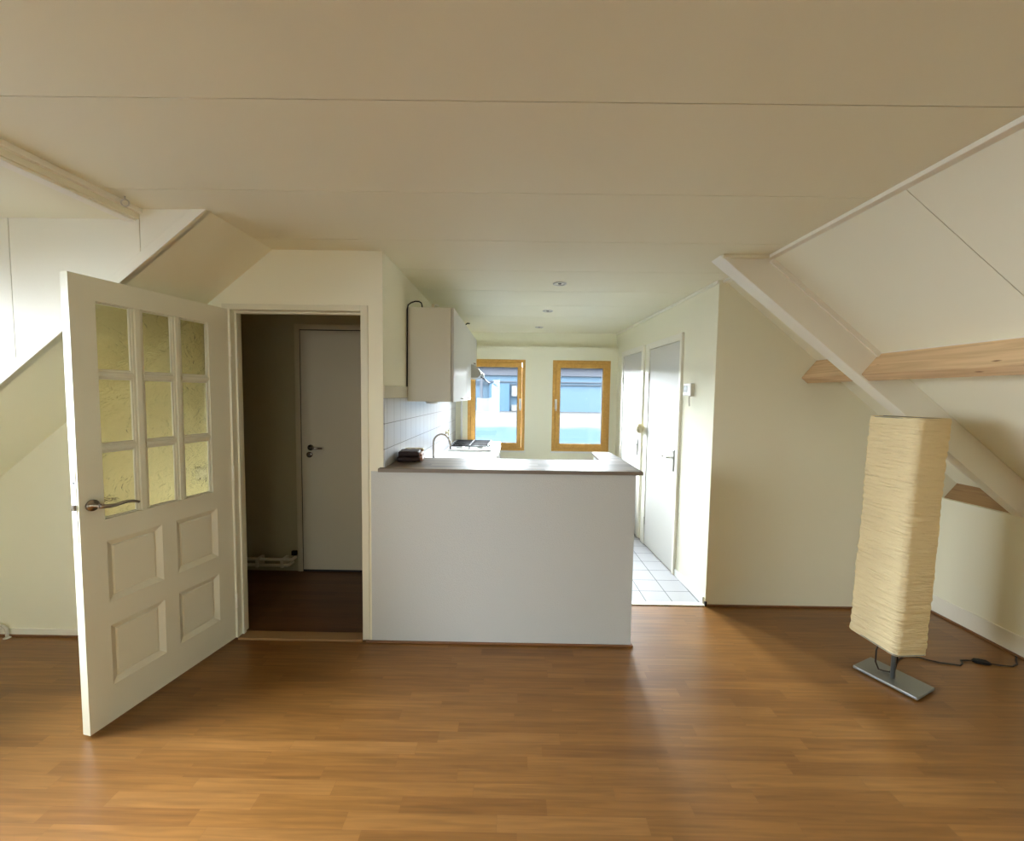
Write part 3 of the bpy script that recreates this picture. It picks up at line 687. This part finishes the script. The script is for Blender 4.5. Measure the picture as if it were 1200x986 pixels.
# ------------------------------------------------------------------ kitchen doors (right wall)
def flush_door(n, t0, t1, l0, l1, zt, ft, label):
    t = root(f'door_{n}', (1.445+KD.x*t0, YE+KD.y*t0, 0), KA)      # local x along wall, local y = into the room (-X)
    tag(t, label, 'door', None, 'structure'); a, b, w = l0-t0, l1-t0, t1-t0
    B().box(0, a-.004, 0, .022, 0, ft).box(b+.004, w, 0, .022, 0, ft).box(a-.004, b+.004, 0, .022, zt+.004, ft).build('door_frame', 'trim', t, .004)
    B().box(a-.004, b+.004, .0, .006, .0, zt+.004).build('gap', 'beige', t)
    B().box(a, b, .004, .016, .012, zt).build('leaf', 'cab_front', t, .002)
    hp = B().box(a+.032, a+.066, .016, .022, .90, 1.09).build('handle_plate', 'steel', t, .003)
    B().tube([(a+.049, .022, 1.02), (a+.049, .062, 1.02), (a+.060, .068, 1.02), (a+.165, .068, 1.018)], .008, 10).build('lever', 'chrome', hp)
    for z in (.25, 1.75): B().tube([(b+.003, .024, z-.04), (b+.003, .024, z+.04)], .006, 8).build('hinge', 'trim', t)
flush_door(3, .532, 1.387, .574, 1.282, 2.032, 2.10, 'near white flush door in the right kitchen wall')
flush_door(4, 1.464, 2.26, 1.537, 2.18, 2.04, 2.108, 'far white flush door next to the right kitchen window')
def on_wall(name, tt, z): return root(name, (1.445+KD.x*tt, YE+KD.y*tt, z), KA)
t = on_wall('thermostat', .41, 1.615); tag(t, 'white wall thermostat with a grey display beside the near kitchen door', 'thermostat')
B().box(-.055, .055, 0, .024, -.05, .05).build('body', 'white', t, .004)
B().box(-.020, .045, .024, .026, -.020, .032).build('display', 'display', t)
B().box(-.095, -.060, 0, .03, -.055, .05).build('side_holder', 'pipe', t, .004)
B().tube([(-.062, .02, -.03), (-.055, .022, -.075), (-.053, .016, -.135)], .006, 8).build('hanging_stylus', 'pipe', t)
t = on_wall('wall_fitting', 1.425, 1.213); tag(t, 'round cream fitting on the strip between the two white kitchen doors', 'fitting')
B().lathe((0, .0, 0), (0, 1, 0), [(.020, 0), (.020, .018), (.040, .026), (.054, .048), (.052, .062), (.038, .082), (.012, .09)], 24).build('knob', 'beige', t)

# ------------------------------------------------------------------ downlights
def copy_tree(o):
    c = o.copy(); COL.objects.link(c)
    for ch in o.children:
        d = ch.copy(); COL.objects.link(d); d.parent = c
        for g in ch.children: e = g.copy(); COL.objects.link(e); e.parent = d
    return c
t = root('ceiling_spotlight', (.325, 3.15, ZC)); 
m = B(); n = 28; pr = [(.052, 0), (.050, -.006), (.040, -.008), (.034, -.004), (.034, -.0005)]
vs = [(r_*math.cos(2*PI*k/n), r_*math.sin(2*PI*k/n), z_) for r_, z_ in pr for k in range(n)]
m.add(vs, [(i*n+k, i*n+(k+1) % n, (i+1)*n+(k+1) % n, (i+1)*n+k) for i in range(len(pr)-1) for k in range(n)], True)
m.build('trim_ring', 'steel', t)
B().lathe((0, 0, -.0005), (0, 0, -1), [(.034, 0), (.026, .001), (.014, .0015)], 24).build('lamp', 'bulb', t)
B().lathe((0, 0, -.002), (0, 0, -1), [(.014, 0), (.012, .002)], 16).build('lamp_socket', 'dark', t)
gp = 'recessed spotlights in the kitchen ceiling'
tag(t, 'recessed ceiling spotlight nearest the breakfast bar', 'spotlight', gp)
for x, y, l in ((.316, 4.158, 'middle one of the three recessed kitchen ceiling spotlights'), (.29, 5.14, 'recessed ceiling spotlight nearest the kitchen windows')):
    k = copy_tree(t); k.location = (x, y, ZC); tag(k, l, 'spotlight', gp)

# ------------------------------------------------------------------ floor lamp
lamp = root('floor_lamp', (2.11, 2.21, 0)); tag(lamp, 'floor lamp with tall crinkled cream paper shade on a flat metal base', 'floor lamp')
U = Vector((.426, -.905, 0)); V = Vector((.905, .426, 0)); c0 = Vector((.010, .012, 0))
ba = B(); pl = []
for sx, sy in ((-1, -1), (1, -1), (1, 1), (-1, 1)): pl.append(c0+U*.143*sx+V*.094*sy)
ba.prism([(p.x, p.y) for p in pl], 'z', .008, .024); ba.build('base_plate', 'alu', lamp, .004, 3)
ft = B()
for sx in (-1, 1):
    q = [c0+U*(.095*sx+.02*a)+V*.08*b for a, b in ((-1, -1), (1, -1), (1, 1), (-1, 1))]
    ft.prism([(p.x, p.y) for p in q], 'z', 0, .0078)
ft.build('foot_pad', 'black', lamp)
B().tube([(0, 0, .02), (0, 0, .75), (.005, 0, 1.0)], .011, 14).build('pole', 'alu', lamp)
B().lathe((.005, 0, 1.0), (0, 0, 1), [(.018, 0), (.018, .05), (.012, .06), (.028, .10), (.030, .125), (.018, .15), (.004, .158)], 18).build('bulb', 'bulb', lamp)
su = Vector((.09, -.996, 0)); sv = Vector((.996, .09, 0))
LB = Vector((-.012, .040, .208)); LT = Vector((.035, .055, 1.462)); hu, hv, rad = .142, .097, .030
per = []
def arcp(cu, cv, a0):
    return [(cu+rad*math.cos(a0+k*PI/2/6), cv+rad*math.sin(a0+k*PI/2/6)) for k in range(7)]
def lin(a, b, n): return [(a[0]+(b[0]-a[0])*k/n, a[1]+(b[1]-a[1])*k/n) for k in range(1, n)]
cr = [arcp(hu-rad, hv-rad, 0), arcp(-hu+rad, hv-rad, PI/2), arcp(-hu+rad, -hv+rad, PI), arcp(hu-rad, -hv+rad, 1.5*PI)]
for i in range(4):
    per += cr[i]; per += lin(cr[i][-1], cr[(i+1) % 4][0], 14 if i % 2 == 0 else 9)
NP = len(per); NR = 190; sh = B(); vs = []; fs = []
for j in range(NR+1):
    tz = j/NR; ctr = LB.lerp(LT, tz)
    for i, (a, b) in enumerate(per):
        n_ = Vector((a, b)).normalized()
        s1 = noise.noise(Vector((a*9, b*9, tz*44)))*.0058 + noise.noise(Vector((a*22+4, b*22, tz*110)))*.0026 + noise.noise(Vector((a*3, b*3, tz*4+9)))*.004
        if j in (0, NR): s1 *= .3
        zz = noise.noise(Vector((a*6, b*6, tz*3)))*.006 if 0 < j < NR else 0
        p = ctr+su*(a+n_.x*s1)+sv*(b+n_.y*s1); vs.append((p.x, p.y, p.z+zz))
for j in range(NR):
    for i in range(NP): fs.append((j*NP+i, j*NP+(i+1) % NP, (j+1)*NP+(i+1) % NP, (j+1)*NP+i))
shade = sh.add(vs, fs, True).build('lamp_shade', 'paper', lamp); tag(shade, 'tall crinkled cream paper shade')
for ctr, f_ in ((LT, .985), (LB, .985)):
    fr = B().tube([ctr+su*a*f_+sv*b*f_+Vector((0, 0, -.004 if ctr is LT else .004)) for a, b in per[::3]], .0022, 6, closed=True); fr.tube([ctr-su*hu*.98, ctr+su*hu*.98], .002, 6); fr.build('wire_ring', 'alu', lamp)
def P3(x, y, z): return (x-2.11, y-2.21, z)
cd = B().tube([P3(2.085, 2.245, .40), P3(2.075, 2.25, .26), P3(2.065, 2.27, .14), P3(2.07, 2.275, .07), P3(2.085, 2.27, .03), P3(2.10, 2.255, .03), P3(2.12, 2.24, .034), P3(2.135, 2.225, .06), P3(2.14, 2.22, .12), P3(2.13, 2.22, .24)], .004, 8)
cord = cd.build('power_cord', 'cord', lamp)
pts = [(2.25, 2.36), (2.38, 2.43), (2.45, 2.428), (2.49, 2.40), (2.54, 2.375), (2.60, 2.36), (2.635, 2.352), (2.67, 2.372), (2.69, 2.40), (2.73, 2.403), (2.76, 2.398)]
B().tube([P3(x, y, .006) for x, y in pts], .0042, 8).build('floor_cord', 'cord', cord)
B().tube([P3(x, y, .006) for x, y in [(2.83, 2.375), (2.88, 2.358), (2.94, 2.352), (2.99, 2.372), (3.03, 2.41), (3.07, 2.44), (3.075, 2.45)]], .0042, 8).build('floor_cord', 'cord', cord)
q = B(); sc = Vector(P3(2.797, 2.386, 0)); d_ = Vector((.95, -.31, 0)).normalized(); e_ = Vector((-d_.y, d_.x, 0))
prof = [(-.045, .006), (-.028, .017), (.0, .021), (.028, .017), (.045, .006)]
vs = []; fs = []
for (l, w_) in prof:
    for (s_, z_) in ((-1, .001), (1, .001), (1, .016 if w_ > .01 else .010), (-1, .016 if w_ > .01 else .010)): vs.append(sc+d_*l+e_*w_*s_+Vector((0, 0, z_)))
for i in range(4):
    for k in range(4): fs.append((i*4+k, i*4+(k+1) % 4, i*4+4+(k+1) % 4, i*4+4+k))
fs += [(0, 1, 2, 3), (16, 17, 18, 19)]
sw = q.add(vs, fs).build('cord_switch', 'black', cord, .002)

# ------------------------------------------------------------------ outside
YN = 32.0
nb = root('neighbour_building', (0, YN, .3)); tag(nb, 'pale blue neighbouring building with white flat roof beyond the kitchen windows', 'building')
zz = lambda py: (463.5-py)/485.6*YN+1.55-.3
xx = lambda px: (px-598)/485.6*YN
B().box(-24, 24, 0, 4, 0, zz(441)).build('facade', 'facade', nb)
B().box(-24, 24, -.15, 4, zz(441), zz(432.5)).box(-24, 24, -.3, 4, zz(432.5), zz(431.6)).build('fascia', 'facade_grey', nb)
B().box(-24, 24, -.10, 0, zz(448.5), zz(447.5)).box(-24, 24, -.10, 0, zz(451.5), zz(450.8)).build('cladding_line', 'facade_grey', nb)
B().box(xx(569), xx(592), -.4, 0, 0, zz(451)).build('dark_bay', 'facade2', nb)
B().box(xx(594.5), xx(609), -.25, 0, zz(465), zz(453)).build('white_panel', 'facade_white', nb); B().box(xx(594.5), xx(609), -.25, 0, zz(482), zz(475)).build('white_panel', 'facade_white', nb)
B().box(xx(558), xx(561), -.5, -.3, 0, zz(445)).build('post', 'facade_grey', nb)
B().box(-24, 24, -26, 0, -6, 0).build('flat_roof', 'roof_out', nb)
struct(B().box(-80, 80, -80, 80, -6.4, -6.0), 'ground', 'facade_grey', 'ground outside far below the attic', 'ground')

# ------------------------------------------------------------------ daylight
SKY0, SKY1 = 16.0, 102.0
W = bpy.data.worlds.new('sky'); S.world = W; W.use_nodes = True
bg = W.node_tree.nodes['Background']; bg.inputs['Color'].default_value = (.86, .93, 1.0, 1)
_nt = W.node_tree; _tc = _nt.nodes.new('ShaderNodeTexCoord'); _d = _nt.nodes.new('ShaderNodeVectorMath'); _d.operation = 'DOT_PRODUCT'
_d.inputs[1].default_value = Vector((-.30, .66, .68)).normalized()
_mr = _nt.nodes.new('ShaderNodeMapRange'); _mr.interpolation_type = 'SMOOTHSTEP'
for _k, _v in (('From Min', -.1), ('From Max', 1.0), ('To Min', SKY0), ('To Max', SKY1)): _mr.inputs[_k].default_value = _v
_nt.links.new(_tc.outputs['Generated'], _d.inputs[0]); _nt.links.new(_d.outputs['Value'], _mr.inputs['Value']); _nt.links.new(_mr.outputs[0], bg.inputs['Strength'])
def portal(loc, rot, sx, sy):
    l = bpy.data.lights.new('portal', 'AREA'); l.shape = 'RECTANGLE'; l.size = sx; l.size_y = sy; l.cycles.is_portal = True
    o = bpy.data.objects.new('daylight_portal', l); COL.objects.link(o); o.location = loc; o.rotation_euler = rot
portal((XL-.12, (WD0+WD1)/2, 1.48), (0, -PI/2, 0), 1.4, WD1-WD0)
portal(((wx0+wx1)/2, YB-.13, (wz0+wz1)/2), (PI/2, 0, 0), wx1-wx0, wz1-wz0)
for X in (W1, W2): portal(((X[0]+X[1])/2, YK+.14, sum(WZ)/2), (-PI/2, 0, 0), X[1]-X[0], WZ[1]-WZ[0])

# ------------------------------------------------------------------ camera
f, pitch, yaw, roll, h = 485.6, math.radians(3.53), math.radians(-.304), math.radians(.842), 1.55
F = Vector((math.sin(yaw)*math.cos(pitch), math.cos(yaw)*math.cos(pitch), -math.sin(pitch)))
R0 = Vector((math.cos(yaw), -math.sin(yaw), 0)); U0 = R0.cross(F)
R = R0*math.cos(roll)+U0*math.sin(roll); Up = -R0*math.sin(roll)+U0*math.cos(roll)
cam = bpy.data.cameras.new('camera'); co = bpy.data.objects.new('camera', cam); COL.objects.link(co)
cam.sensor_fit = 'HORIZONTAL'; cam.sensor_width = 36; cam.lens = f*36/1200; cam.clip_start = .05
mt = Matrix((R, Up, -F)).transposed().to_4x4(); mt.translation = (0, 0, h); co.matrix_world = mt
S.camera = co

S.view_settings.view_transform = 'Standard'; S.view_settings.look = 'None'
S.view_settings.exposure = 0.42; S.view_settings.gamma = 1; S.view_settings.use_curve_mapping = False
cy = S.cycles
cy.use_denoising = True
try: cy.denoiser = 'OPENIMAGEDENOISE'
except Exception: pass
cy.max_bounces = 14; cy.diffuse_bounces = 8; cy.glossy_bounces = 4; cy.transmission_bounces = 8; cy.transparent_max_bounces = 12
cy.sample_clamp_indirect = 8; cy.caustics_reflective = False; cy.caustics_refractive = False
